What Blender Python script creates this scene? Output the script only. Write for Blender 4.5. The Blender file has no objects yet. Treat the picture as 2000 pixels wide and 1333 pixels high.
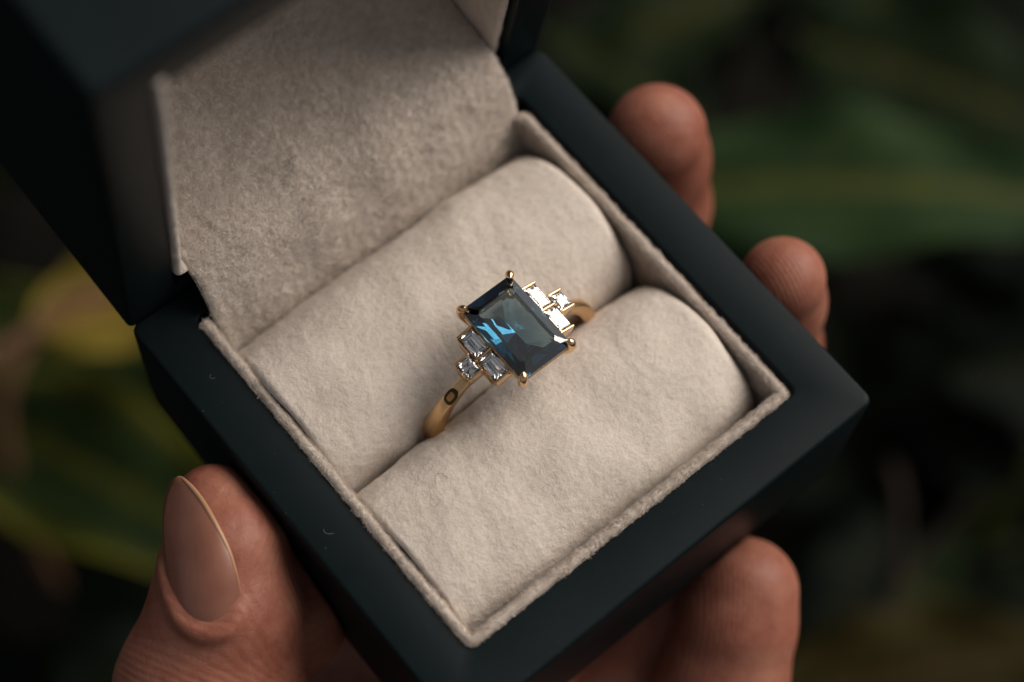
import bpy, math, random
import numpy as np
from mathutils import Vector, Matrix

random.seed(7)
rng = np.random.default_rng(11)
S = 0.001                      # everything below is written in millimetres
C = bpy.context.scene.collection
scene = bpy.context.scene

# ------------------------------------------------------------------ camera
def rodrigues(r):
    r = np.array(r, float); t = np.linalg.norm(r); k = r / t
    K = np.array([[0, -k[2], k[1]], [k[2], 0, -k[0]], [-k[1], k[0], 0]])
    return np.eye(3) + math.sin(t) * K + (1 - math.cos(t)) * K @ K
RC = rodrigues([-0.3791, 0.1953, 0.672])
TC = np.array([-0.8652, -2.1741, -188.6826])
CAM = -RC.T @ TC               # camera position, mm
cam_data = bpy.data.cameras.new('camera')
cam_data.sensor_width = 36.0
cam_data.lens = 3791.8 * 36 / 2000
cam_data.clip_start = 0.01
cam_data.clip_end = 20.0
cam_data.dof.use_dof = True
cam_data.dof.aperture_fstop = 9.5
cam_data.dof.focus_distance = 0.1838
cam = bpy.data.objects.new('camera', cam_data); C.objects.link(cam)
M = Matrix([list(RC.T[i]) + [CAM[i] * S] for i in range(3)] + [[0, 0, 0, 1]])
cam.matrix_world = M
scene.camera = cam

# ------------------------------------------------------------------ light
SUN_EL, SUN_AZ = math.radians(42), math.radians(98)     # azimuth measured from +y towards +x
w = bpy.data.worlds.new('World'); scene.world = w; w.use_nodes = True
nt = w.node_tree; nt.nodes.clear()
sky = nt.nodes.new('ShaderNodeTexSky'); sky.sky_type = 'NISHITA'; sky.sun_disc = False
sky.sun_elevation = SUN_EL; sky.sun_rotation = SUN_AZ
sky.air_density = 1.0; sky.dust_density = 4.0
hs = nt.nodes.new('ShaderNodeHueSaturation'); hs.inputs['Saturation'].default_value = 0.14
bg = nt.nodes.new('ShaderNodeBackground'); bg.inputs['Strength'].default_value = 0.07
wo = nt.nodes.new('ShaderNodeOutputWorld')
nt.links.new(sky.outputs[0], hs.inputs['Color']); nt.links.new(hs.outputs[0], bg.inputs['Color'])
nt.links.new(bg.outputs[0], wo.inputs['Surface'])
sd = bpy.data.lights.new('sun', 'SUN'); sd.energy = 3.0; sd.angle = math.radians(50); sd.color = (1.0, 0.915, 0.81)
sun = bpy.data.objects.new('sun', sd); C.objects.link(sun)
sdir = Vector((math.sin(SUN_AZ) * math.cos(SUN_EL), math.cos(SUN_AZ) * math.cos(SUN_EL), math.sin(SUN_EL)))
sun.rotation_euler = sdir.to_track_quat('Z', 'Y').to_euler()
sun.location = sdir * 0.6
scene.view_settings.view_transform = 'Standard'; scene.view_settings.look = 'None'
scene.view_settings.exposure = -0.04; scene.view_settings.gamma = 1.0
scene.view_settings.use_curve_mapping = False
cy = scene.cycles
cy.max_bounces = 14; cy.transmission_bounces = 12; cy.glossy_bounces = 6; cy.diffuse_bounces = 4
cy.transparent_max_bounces = 8; cy.use_denoising = True
cy.sample_clamp_indirect = 6.0

# ------------------------------------------------------------------ materials
def mat(name):
    m = bpy.data.materials.new(name); m.use_nodes = True
    n = m.node_tree.nodes; n.clear()
    out = n.new('ShaderNodeOutputMaterial'); p = n.new('ShaderNodeBsdfPrincipled')
    m.node_tree.links.new(p.outputs[0], out.inputs['Surface'])
    return m, n, m.node_tree.links, p, out
def ramp(n, stops):
    r = n.new('ShaderNodeValToRGB'); e = r.color_ramp.elements
    e[0].position = stops[0][0]; e[0].color = (*stops[0][1], 1)
    e[1].position = stops[-1][0]; e[1].color = (*stops[-1][1], 1)
    for p, c in stops[1:-1]:
        k = e.new(p); k.color = (*c, 1)
    return r
def noise(n, l, scale, detail=3, rough=0.5, coord=None, dist=0.0):
    t = n.new('ShaderNodeTexNoise'); t.inputs['Scale'].default_value = scale
    t.inputs['Detail'].default_value = detail; t.inputs['Roughness'].default_value = rough
    t.inputs['Distortion'].default_value = dist
    if coord is None:
        tc = n.new('ShaderNodeTexCoord'); coord = tc.outputs['Object']
    l.new(coord, t.inputs['Vector']); return t

def felt_material(name, c0, c1, c2):
    m, n, l, p, out = mat(name)
    a = noise(n, l, 1500, 4, 0.7); b = noise(n, l, 160, 3, 0.6)
    mx = n.new('ShaderNodeMath'); mx.operation = 'ADD'
    l.new(a.outputs['Fac'], mx.inputs[0]); l.new(b.outputs['Fac'], mx.inputs[1])
    hf = n.new('ShaderNodeMath'); hf.operation = 'MULTIPLY'; hf.inputs[1].default_value = 0.5
    l.new(mx.outputs[0], hf.inputs[0])
    r = ramp(n, [(0.36, c0), (0.5, c1), (0.64, c2)]); l.new(hf.outputs[0], r.inputs[0])
    l.new(r.outputs[0], p.inputs['Base Color'])
    p.inputs['Roughness'].default_value = 0.95; p.inputs['Specular IOR Level'].default_value = 0.1
    p.inputs['Sheen Weight'].default_value = 0.12; p.inputs['Sheen Roughness'].default_value = 0.5
    bp = n.new('ShaderNodeBump'); bp.inputs['Strength'].default_value = 0.7; bp.inputs['Distance'].default_value = 0.00025
    l.new(a.outputs['Fac'], bp.inputs['Height']); l.new(bp.outputs[0], p.inputs['Normal'])
    return m
def fibre_material(name, c0, c1):
    m, n, l, p, out = mat(name)
    hi = n.new('ShaderNodeHairInfo'); r = ramp(n, [(0.0, c0), (1.0, c1)])
    l.new(hi.outputs['Random'], r.inputs[0])
    b = noise(n, l, 90, 3, 0.6)
    r2 = ramp(n, [(0.35, (0.955, 0.94, 0.92)), (0.6, (1, 1, 1))]); l.new(b.outputs['Fac'], r2.inputs[0])
    mx = n.new('ShaderNodeMix'); mx.data_type = 'RGBA'; mx.blend_type = 'MULTIPLY'; mx.inputs['Factor'].default_value = 1
    l.new(r.outputs[0], mx.inputs['A']); l.new(r2.outputs[0], mx.inputs['B'])
    l.new(mx.outputs['Result'], p.inputs['Base Color'])
    p.inputs['Roughness'].default_value = 0.7; p.inputs['Specular IOR Level'].default_value = 0.15
    return m
MAT_FELT = felt_material('cream_felt', (0.49, 0.422, 0.365), (0.57, 0.493, 0.43), (0.63, 0.55, 0.487))
MAT_FIBRE = fibre_material('felt_fibre', (0.60, 0.53, 0.47), (0.84, 0.752, 0.68))

def lacquer():
    m, n, l, p, out = mat('dark_green_satin_paint')
    a = noise(n, l, 60, 4, 0.6); r = ramp(n, [(0.3, (0.0046, 0.0082, 0.0094)), (0.7, (0.0070, 0.0118, 0.0135))])
    l.new(a.outputs['Fac'], r.inputs[0]); l.new(r.outputs[0], p.inputs['Base Color'])
    f = noise(n, l, 3500, 2, 0.5)
    dz = noise(n, l, 2600, 1, 0.5); dr = ramp(n, [(0.745, (0, 0, 0)), (0.78, (1, 1, 1))]); l.new(dz.outputs['Fac'], dr.inputs[0])
    mx = n.new('ShaderNodeMix'); mx.data_type = 'RGBA'; l.new(dr.outputs[0], mx.inputs['Factor'])
    l.new(r.outputs[0], mx.inputs['A']); mx.inputs['B'].default_value = (0.035, 0.038, 0.036, 1)
    l.new(mx.outputs['Result'], p.inputs['Base Color'])
    rr = ramp(n, [(0.3, (0.38,) * 3), (0.7, (0.46,) * 3)]); l.new(a.outputs['Fac'], rr.inputs[0])
    l.new(rr.outputs[0], p.inputs['Roughness'])
    p.inputs['Specular IOR Level'].default_value = 0.085
    bp = n.new('ShaderNodeBump'); bp.inputs['Strength'].default_value = 0.08; bp.inputs['Distance'].default_value = 0.00004
    l.new(f.outputs['Fac'], bp.inputs['Height']); l.new(bp.outputs[0], p.inputs['Normal'])
    return m
MAT_BOX = lacquer()

def metal(name, c, rough):
    m, n, l, p, out = mat(name)
    a = noise(n, l, 1500, 3, 0.6); r = ramp(n, [(0.3, tuple(x * 0.92 for x in c)), (0.7, c)])
    l.new(a.outputs['Fac'], r.inputs[0]); l.new(r.outputs[0], p.inputs['Base Color'])
    p.inputs['Metallic'].default_value = 1; p.inputs['Roughness'].default_value = rough
    bp = n.new('ShaderNodeBump'); bp.inputs['Strength'].default_value = 0.06; bp.inputs['Distance'].default_value = 0.00005
    l.new(a.outputs['Fac'], bp.inputs['Height']); l.new(bp.outputs[0], p.inputs['Normal'])
    return m
MAT_GOLD = metal('yellow_gold', (0.88, 0.60, 0.34), 0.14)
MAT_BAND = metal('satin_gold', (0.78, 0.52, 0.27), 0.28)
MAT_COPPER = metal('warm_copper_gold', (0.50, 0.27, 0.11), 0.38)
MAT_DARKGOLD = metal('dark_gold', (0.075, 0.055, 0.03), 0.4)

def gem(name, ior, absorb=None, dens=0.0, tint=(1, 1, 1), rough=0.0):
    m, n, l, p, out = mat(name)
    p.inputs['Base Color'].default_value = (*tint, 1)
    p.inputs['Roughness'].default_value = rough
    p.inputs['IOR'].default_value = ior
    p.inputs['Transmission Weight'].default_value = 1
    p.inputs['Coat Weight'].default_value = 1.0 if absorb else 0.0; p.inputs['Coat IOR'].default_value = 1.5; p.inputs['Coat Roughness'].default_value = 0.0
    if absorb:
        v = n.new('ShaderNodeVolumeAbsorption'); v.inputs['Color'].default_value = (*absorb, 1)
        v.inputs['Density'].default_value = dens
        l.new(v.outputs[0], out.inputs['Volume'])
    return m
MAT_SAPPHIRE = gem('teal_blue_gemstone', 1.84, (0.06, 0.44, 0.56), 520.0, (0.92, 0.97, 1.0))
MAT_DIAMOND = gem('clear_diamond', 2.4, None, 0, (0.98, 0.97, 0.98))

def skin():
    m, n, l, p, out = mat('skin')
    tc = n.new('ShaderNodeTexCoord')
    a = noise(n, l, 130, 5, 0.72, tc.outputs['Object'])
    r = ramp(n, [(0.3, (0.20, 0.060, 0.036)), (0.5, (0.28, 0.104, 0.069)), (0.72, (0.36, 0.160, 0.104))])
    l.new(a.outputs['Fac'], r.inputs[0]); l.new(r.outputs[0], p.inputs['Base Color'])
    p.inputs['Roughness'].default_value = 0.45; p.inputs['Specular IOR Level'].default_value = 0.22
    p.inputs['Subsurface Weight'].default_value = 0.35
    p.inputs['Subsurface Radius'].default_value = (1.0, 0.35, 0.18); p.inputs['Subsurface Scale'].default_value = 0.0016
    # papillary ridges: bands bent by noise
    wv = n.new('ShaderNodeTexWave'); wv.wave_type = 'RINGS'; wv.rings_direction = 'SPHERICAL'
    mp = n.new('ShaderNodeMapping'); mp.inputs['Location'].default_value = (0.030, -0.001, 0.012)
    l.new(tc.outputs['Object'], mp.inputs['Vector']); l.new(mp.outputs[0], wv.inputs['Vector'])
    wv.inputs['Scale'].default_value = 640; wv.inputs['Distortion'].default_value = 2.2
    wv.inputs['Detail Scale'].default_value = 0.35; wv.inputs['Detail'].default_value = 1.5
    # flexion creases and skin cells
    mp2 = n.new('ShaderNodeMapping'); mp2.inputs['Scale'].default_value = (1, 1, 2.0)
    l.new(tc.outputs['Object'], mp2.inputs['Vector'])
    vo = n.new('ShaderNodeTexVoronoi'); vo.feature = 'DISTANCE_TO_EDGE'; vo.inputs['Scale'].default_value = 900
    nz = noise(n, l, 500, 2, 0.5, tc.outputs['Object'])
    ad = n.new('ShaderNodeMixRGB'); ad.blend_type = 'ADD'; ad.inputs['Fac'].default_value = 0.002
    l.new(mp2.outputs[0], ad.inputs['Color1']); l.new(nz.outputs['Color'], ad.inputs['Color2'])
    l.new(ad.outputs[0], vo.inputs['Vector'])
    cr = ramp(n, [(0.0, (0, 0, 0)), (0.12, (1, 1, 1))]); l.new(vo.outputs['Distance'], cr.inputs[0])
    b1 = n.new('ShaderNodeBump'); b1.inputs['Strength'].default_value = 0.45; b1.inputs['Distance'].default_value = 0.00006
    l.new(wv.outputs['Fac'], b1.inputs['Height'])
    b2 = n.new('ShaderNodeBump'); b2.inputs['Strength'].default_value = 0.30; b2.inputs['Distance'].default_value = 0.00005
    l.new(cr.outputs[0], b2.inputs['Height']); l.new(b1.outputs[0], b2.inputs['Normal'])
    b3 = n.new('ShaderNodeBump'); b3.inputs['Strength'].default_value = 0.35; b3.inputs['Distance'].default_value = 0.00022
    n3 = noise(n, l, 300, 4, 0.55, tc.outputs['Object'], 0.6)
    l.new(n3.outputs['Fac'], b3.inputs['Height']); l.new(b2.outputs[0], b3.inputs['Normal'])
    l.new(b3.outputs[0], p.inputs['Normal'])
    return m
MAT_SKIN = skin()
def nail_material():
    m, n, l, p, out = mat('fingernail')
    a = noise(n, l, 200, 3, 0.5); r = ramp(n, [(0.3, (0.19, 0.075, 0.050)), (0.7, (0.27, 0.118, 0.080))])
    l.new(a.outputs['Fac'], r.inputs[0]); l.new(r.outputs[0], p.inputs['Base Color'])
    p.inputs['Roughness'].default_value = 0.3; p.inputs['Specular IOR Level'].default_value = 0.4
    tc = n.new('ShaderNodeTexCoord'); mp = n.new('ShaderNodeMapping'); mp.inputs['Rotation'].default_value = (0, 0, 0.5)
    mp.inputs['Scale'].default_value = (260, 2600, 260); l.new(tc.outputs['Object'], mp.inputs['Vector'])
    rn = n.new('ShaderNodeTexNoise'); rn.inputs['Scale'].default_value = 1.0; rn.inputs['Detail'].default_value = 2; l.new(mp.outputs[0], rn.inputs['Vector'])
    bp = n.new('ShaderNodeBump'); bp.inputs['Strength'].default_value = 0.25; bp.inputs['Distance'].default_value = 0.00005
    l.new(rn.outputs['Fac'], bp.inputs['Height']); l.new(bp.outputs[0], p.inputs['Normal'])
    p.inputs['Subsurface Weight'].default_value = 0.2
    p.inputs['Subsurface Radius'].default_value = (1.0, 0.5, 0.3); p.inputs['Subsurface Scale'].default_value = 0.001
    return m
MAT_NAIL = nail_material()
MAT_NAIL_EDGE = nail_material(); MAT_NAIL_EDGE.name = 'free_edge_nail'
for nd in MAT_NAIL_EDGE.node_tree.nodes:
    if nd.type == 'VALTORGB':
        nd.color_ramp.elements[0].color = (0.34, 0.18, 0.10, 1); nd.color_ramp.elements[1].color = (0.42, 0.24, 0.14, 1)

def plain(name, c0, c1, scale=80, rough=0.7, spec=0.3, bump=0.0005):
    m, n, l, p, out = mat(name)
    a = noise(n, l, scale, 5, 0.6); r = ramp(n, [(0.3, c0), (0.7, c1)])
    l.new(a.outputs['Fac'], r.inputs[0]); l.new(r.outputs[0], p.inputs['Base Color'])
    p.inputs['Roughness'].default_value = rough; p.inputs['Specular IOR Level'].default_value = spec
    bp = n.new('ShaderNodeBump'); bp.inputs['Strength'].default_value = 0.5; bp.inputs['Distance'].default_value = bump
    l.new(a.outputs['Fac'], bp.inputs['Height']); l.new(bp.outputs[0], p.inputs['Normal'])
    return m

# ------------------------------------------------------------------ mesh helpers
def tag(o, label=None, category=None, group=None, kind=None):
    if label: o['label'] = label
    if category: o['category'] = category
    if group: o['group'] = group
    if kind: o['kind'] = kind
    return o
def empty(name, loc, label, category, group=None):
    o = bpy.data.objects.new(name, None); C.objects.link(o)
    o.empty_display_size = 0.005
    o.location = [x * S for x in loc]; tag(o, label, category, group)
    return o
def link(name, me, m, parent=None, smooth=True):
    if m is not None: me.materials.append(m)
    if smooth and len(me.polygons):
        me.polygons.foreach_set('use_smooth', np.ones(len(me.polygons), bool))
    o = bpy.data.objects.new(name, me); C.objects.link(o)
    if parent is not None:
        o.parent = parent
        base = parent_origin(parent)
        o.matrix_parent_inverse = Matrix.Translation(-Vector(base))
    return o
def parent_origin(o):
    # things with parts stand at their empty; plain mesh parents sit at the world origin
    return o.location.copy() if o.type == 'EMPTY' else Vector((0, 0, 0))
def mesh(name, V, F, m, parent=None, smooth=True):
    me = bpy.data.meshes.new(name)
    V = np.asarray(V, float) * S
    me.from_pydata([tuple(v) for v in V], [], [tuple(int(i) for i in f) for f in F]); me.update()
    return link(name, me, m, parent, smooth)
def grid_faces(nu, nv, cu=False, cv=False, off=0):
    i = np.arange(nu if cu else nu - 1); j = np.arange(nv if cv else nv - 1)
    I, J = np.meshgrid(i, j, indexing='ij'); I2 = (I + 1) % nu; J2 = (J + 1) % nv
    return (np.stack([I * nv + J, I2 * nv + J, I2 * nv + J2, I * nv + J2], -1).reshape(-1, 4) + off)
def rrect(hx, hy, r, n=6, c=(0, 0)):
    pts = []
    for (sx, sy, a0) in ((1, 1, 0), (-1, 1, 90), (-1, -1, 180), (1, -1, 270)):
        for k in range(n + 1):
            a = math.radians(a0 + 90 * k / n)
            pts.append((c[0] + sx * (hx - r) + r * math.cos(a), c[1] + sy * (hy - r) + r * math.sin(a)))
    return np.array(pts)
def loft(loops, close_first=False, close_last=False):
    n = len(loops[0]); V = np.concatenate(loops); F = [tuple(f) for f in grid_faces(len(loops), n, False, True)]
    if close_first: F.append(tuple(range(n))[::-1])
    if close_last: F.append(tuple(range((len(loops) - 1) * n, len(loops) * n)))
    return V, F

# smooth value noise made of sines, for geometry
_K = [(rng.normal(size=(14, 3)), rng.uniform(0, 6.28, 14)) for _ in range(12)]
def fnoise(P, scale, seed=0):
    K, ph = _K[seed]
    K = K / np.linalg.norm(K, axis=1)[:, None] * np.linspace(0.6, 1.5, 14)[:, None]
    return np.sin((P / scale) @ K.T * 6.28 + ph).sum(1) / 5.3

# ------------------------------------------------------------------ felt and its nap
def vertex_normals(V, F):
    F = np.asarray(F); N = np.zeros_like(V)
    a, b, c, d = (V[F[:, i]] for i in range(4))
    fn = np.cross(c - a, d - b)
    for i in range(4): np.add.at(N, F[:, i], fn)
    return N / (np.linalg.norm(N, axis=1)[:, None] + 1e-12), 0.5 * np.linalg.norm(fn, axis=1), fn
def in_view(P, margin=60):
    c = P @ RC.T + TC
    u = 1000 + 3791.8 * c[:, 0] / -c[:, 2]; v = 666.5 - 3791.8 * c[:, 1] / -c[:, 2]
    return (u > -margin) & (u < 2000 + margin) & (v > -margin) & (v < 1333 + margin)
def nap(parent, V, F, density, length, lift, keep, radius=0.013, seed=1, flow=(0.6, -0.5, 0.0)):
    """short fibres standing on a felt surface; one object nobody could count"""
    F = np.asarray(F); N, area, fn = vertex_normals(V, F)
    r = np.random.default_rng(seed)
    cen = V[F].mean(1); ok = keep(cen) & in_view(cen)
    fnn = fn / (np.linalg.norm(fn, axis=1)[:, None] + 1e-12)
    view = CAM - cen; view /= np.linalg.norm(view, axis=1)[:, None]
    ok &= (fnn * view).sum(1) > -0.35
    idx = np.where(ok)[0]
    cnt = r.poisson(area[idx] * density); fi = np.repeat(idx, cnt); n = len(fi)
    if n == 0: return
    s, t = r.random(n)[:, None], r.random(n)[:, None]
    q = F[fi]
    def bil(A): return (1 - s) * (1 - t) * A[q[:, 0]] + s * (1 - t) * A[q[:, 1]] + s * t * A[q[:, 2]] + (1 - s) * t * A[q[:, 3]]
    P0 = bil(V); n0 = bil(N); n0 /= np.linalg.norm(n0, axis=1)[:, None]
    fl = np.tile(np.array(flow, float), (n, 1))
    for a in range(3):
        fl[:, a] += 0.9 * fnoise(P0, 5.0, a) + 0.7 * fnoise(P0, 0.8, a + 3)
    fl += r.normal(size=(n, 3)) * 0.7
    fl -= (fl * n0).sum(1)[:, None] * n0
    fl /= np.linalg.norm(fl, axis=1)[:, None] + 1e-9
    L = length * r.uniform(0.55, 1.25, n)[:, None] * (1 + 0.25 * fnoise(P0, 1.6, 7))[:, None]
    li = np.clip(lift + 0.14 * fnoise(P0, 1.3, 8) + r.normal(size=n) * 0.15, 0.05, 1.4)[:, None]
    P1 = P0 + L * 0.40 * (fl * np.cos(li + 0.3) + n0 * np.sin(li + 0.3))
    curl = r.normal(size=(n, 3)) * 0.25
    d2 = fl * np.cos(li * 0.6) + n0 * np.sin(li * 0.6) + curl
    P2 = P1 + L * 0.60 * d2 / np.linalg.norm(d2, axis=1)[:, None]
    pts = np.stack([P0 - n0 * 0.02, P1, P2], 1).reshape(-1, 3) * S
    hc = bpy.data.hair_curves.new('felt_nap'); hc.add_curves([3] * n)
    hc.attributes['position'].data.foreach_set('vector', pts.astype(np.float32).ravel())
    rad = hc.attributes.get('radius') or hc.attributes.new('radius', 'FLOAT', 'POINT')
    rr = np.tile(np.array([1.0, 0.9, 0.35]), n) * radius * S
    rad.data.foreach_set('value', rr.astype(np.float32))
    hc.materials.append(MAT_FIBRE)
    o = bpy.data.objects.new('felt_nap', hc); C.objects.link(o); o.parent = parent
    o.matrix_parent_inverse = Matrix.Translation(-Vector(parent_origin(parent)))
    tag(o, kind='stuff')
    return o

# ------------------------------------------------------------------ the jewellery box
HX, HY, HB = 26.0, 25.5, 19.0
HINGE_Y = 25.56
TH = 1.6833
box = empty('jewellery_box', (0, 0, -HB), 'open dark green ring box lined with cream felt, held up in the hand', 'ring box')

def build_tray(name, map3, depth, hx, hy, r_out, ox, oy, r_in, wall_bottom, oc=0.0):
    """casing: outer shell up to the rim, rim, opening wall and floor. map3 maps (x,y,z) rows to mm space"""
    L = []
    def add(a, b, r, z, c=0.0): p = rrect(a, b, r, 6, (0, c)); L.append(np.column_stack([p, np.full(len(p), z)]))
    add(hx - 1.2, hy - 1.2, r_out, -depth); add(hx - 0.5, hy - 0.5, r_out, -depth + 0.15); add(hx - 0.1, hy - 0.1, r_out, -depth + 0.6)
    add(hx, hy, r_out, -depth + 1.2); add(hx, hy, r_out, -0.5); add(hx - 0.06, hy - 0.06, r_out, -0.22); add(hx - 0.2, hy - 0.2, r_out, -0.06)
    add(hx - 0.45, hy - 0.45, r_out, 0.0); add(ox + 0.25, oy + 0.25, r_in, 0.0, oc); add(ox + 0.07, oy + 0.07, r_in, -0.07, oc)
    add(ox, oy, r_in, -0.28, oc); add(ox, oy, r_in, -wall_bottom, oc)
    V, F = loft(L, True, True)
    F[-2] = F[-2]
    V = map3(V)
    return mesh(name, V, F, MAT_BOX, box)
build_tray('casing', lambda V: V, HB, HX, HY, 0.95, 20.55, 21.15, 0.9, 17.0, 1.1)
LH = 25.85                                    # half height of the lid
def lidmap(V):
    # local: x, h (0 at hinge .. 2*LH), z = 0 rim, negative = into the lid
    x, h, z = V[:, 0], V[:, 1] + LH, -V[:, 2]
    up = np.array([0, math.cos(TH), math.sin(TH)]); back = np.array([0, math.sin(TH), -math.cos(TH)])
    return np.array([0, HINGE_Y, -0.95]) + np.outer(x, [1, 0, 0]) + np.outer(h, up) + np.outer(z, back)
lid = build_tray('lid', lambda V: lidmap(V)[:, :], 25.0, HX, LH, 0.95, 20.55, 21.4, 0.9, 23.0, -1.3)

# felt strips along the opening
def strip(name, path, corner_r, thick, top, bottom, map3, inward, dens, length, keep, step=0.3, seed=1, flow=(0, 0, 1)):
    # path: corner points (x,y); rounded in plan
    P = [np.array(p, float) for p in path]; pts = [P[0]]
    for a, b, c in zip(P, P[1:], P[2:]):
        d1 = (a - b) / np.linalg.norm(a - b); d2 = (c - b) / np.linalg.norm(c - b)
        s, e = b + d1 * corner_r, b + d2 * corner_r
        for k in range(9):
            t = k / 8; pts.append((1 - t) ** 2 * s + 2 * t * (1 - t) * b + t * t * e)
    pts.append(P[-1]); pts = np.array(pts)
    seg = np.linalg.norm(np.diff(pts, axis=0), axis=1); cum = np.r_[0, np.cumsum(seg)]
    n = int(cum[-1] / step); tt = np.linspace(0, cum[-1], n)
    Q = np.column_stack([np.interp(tt, cum, pts[:, i]) for i in range(2)])
    T = np.gradient(Q, axis=0); T /= np.linalg.norm(T, axis=1)[:, None]
    Nn = np.column_stack([-T[:, 1], T[:, 0]]) * inward
    # cross section: (offset inward, z): outer bottom -> outer top -> rounded -> inner bottom
    cs = [(0, bottom), (0, (bottom + top) / 2), (0, top - thick * 0.9), (0, top - thick * 0.5)]
    for k in range(1, 8):
        a = math.pi * k / 8; cs.append((thick / 2 - thick / 2 * math.cos(a), top - thick * 0.5 + thick * 0.5 * math.sin(a)))
    zz = np.linspace(top - thick * 0.5, bottom, max(4, int((top - bottom) / 0.5)))
    cs += [(thick, z) for z in zz]
    cs = np.array(cs); m = len(cs)
    V = np.zeros((n, m, 3))
    V[:, :, 0] = Q[:, None, 0] + Nn[:, None, 0] * cs[None, :, 0]
    V[:, :, 1] = Q[:, None, 1] + Nn[:, None, 1] * cs[None, :, 0]
    V[:, :, 2] = cs[None, :, 1]
    V = V.reshape(-1, 3)
    V += 0.06 * np.column_stack([fnoise(V, 1.7, a) for a in range(3)]) + 0.02 * np.column_stack([fnoise(V, 0.8, a + 3) for a in range(3)])
    V = map3(V)
    F = grid_faces(n, m)
    caps = [tuple(range(m)), tuple(range((n - 1) * m, n * m))[::-1]]
    o = mesh(name, V, [tuple(f) for f in F] + caps, MAT_FELT, box)
    nap(o, V, F, dens, length, 1.0, keep, seed=seed, flow=flow)
    return o
strip('felt_liner', [(-20.45, 21.5), (-20.45, -19.95), (19.75, -19.95), (19.75, 20.1), (18.9, 20.5)], 0.8, 0.85, 0.40, -9.0,
      lambda V: V, 1, 130, 0.36, lambda c: c[:, 2] > -6, seed=3, flow=(0, 0, 1.6))
strip('lid_felt_liner', [(-19.3, -19.9), (-19.3 - 1.1, -19.5), (-20.4, 21.6)], 0.5, 0.9, 0.35, -22.0,
      lidmap, -1, 90, 0.35, lambda c: (c[:, 2] < 52), seed=4, flow=(0, 0, 0.5), step=0.4)
strip('lid_felt_liner', [(-20.4, 19.95), (20.25, 19.95), (20.25, -20.6)], 0.5, 0.9, -0.7, -22.0,
      lidmap, -1, 90, 0.35, lambda c: (c[:, 2] < 52), seed=5, flow=(0, 0, 0.5), step=0.4)

# the two cushion rolls
def roll(name, yc, zc, a, b, seed):
    nx, na = 200, 110
    x = np.linspace(0, 1, nx); x = (x - 0.5) * 2
    xe = 18.8
    # clustered towards the ends
    X = xe * np.sign(x) * (1 - (1 - np.abs(x)) ** 1.25)
    xoff = np.where(X > 0, -0.25, -0.60)
    er = np.where(X > 0, 1.5, 0.55)
    e = np.clip((np.abs(X) - (xe - er)) / er, 0, 1)
    sh = 1 - np.sqrt(np.clip(1 - e ** 2, 0, 1))          # 0 .. 1 at the very end
    ang = np.linspace(math.radians(-25), math.radians(205), na)
    V = np.zeros((nx, na, 3))
    for i in range(nx):
        aa = a - sh[i] * er[i] - 0.35 * (abs(X[i]) / xe) ** 4; bb = b - sh[i] * er[i] - 0.5 * (abs(X[i]) / xe) ** 4
        pw = 1 - 0.17 * (1 - max(0.0, X[i] / xe) ** 3)
        V[i, :, 0] = X[i] + xoff[i]; V[i, :, 1] = yc - aa * np.sign(np.cos(ang)) * np.abs(np.cos(ang)) ** pw; V[i, :, 2] = zc + bb * np.sign(np.sin(ang)) * np.abs(np.sin(ang)) ** pw
    V = V.reshape(-1, 3); F = grid_faces(nx, na)[:, ::-1]
    N, _, _ = vertex_normals(V, F)
    V = V + N * (0.16 * fnoise(V, 7.0, 9) + 0.03 * fnoise(V, 2.6, 5) + 0.02 * fnoise(V, 0.9, 6))[:, None]
    caps = [tuple(range(na))[::-1], tuple(range((nx - 1) * na, nx * na))]
    caps = [c[::-1] for c in caps]
    o = mesh(name, V, [tuple(f) for f in F] + caps, MAT_FELT, box)
    nap(o, V, F, 110, 0.42, 0.34, lambda c: c[:, 2] > -7.5, seed=seed)
    return o
roll('cushion_roll', 9.45, -7.0, 9.6, 8.5, 21)
roll('cushion_roll', -9.45, -7.2, 9.55, 8.5, 22)

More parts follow.
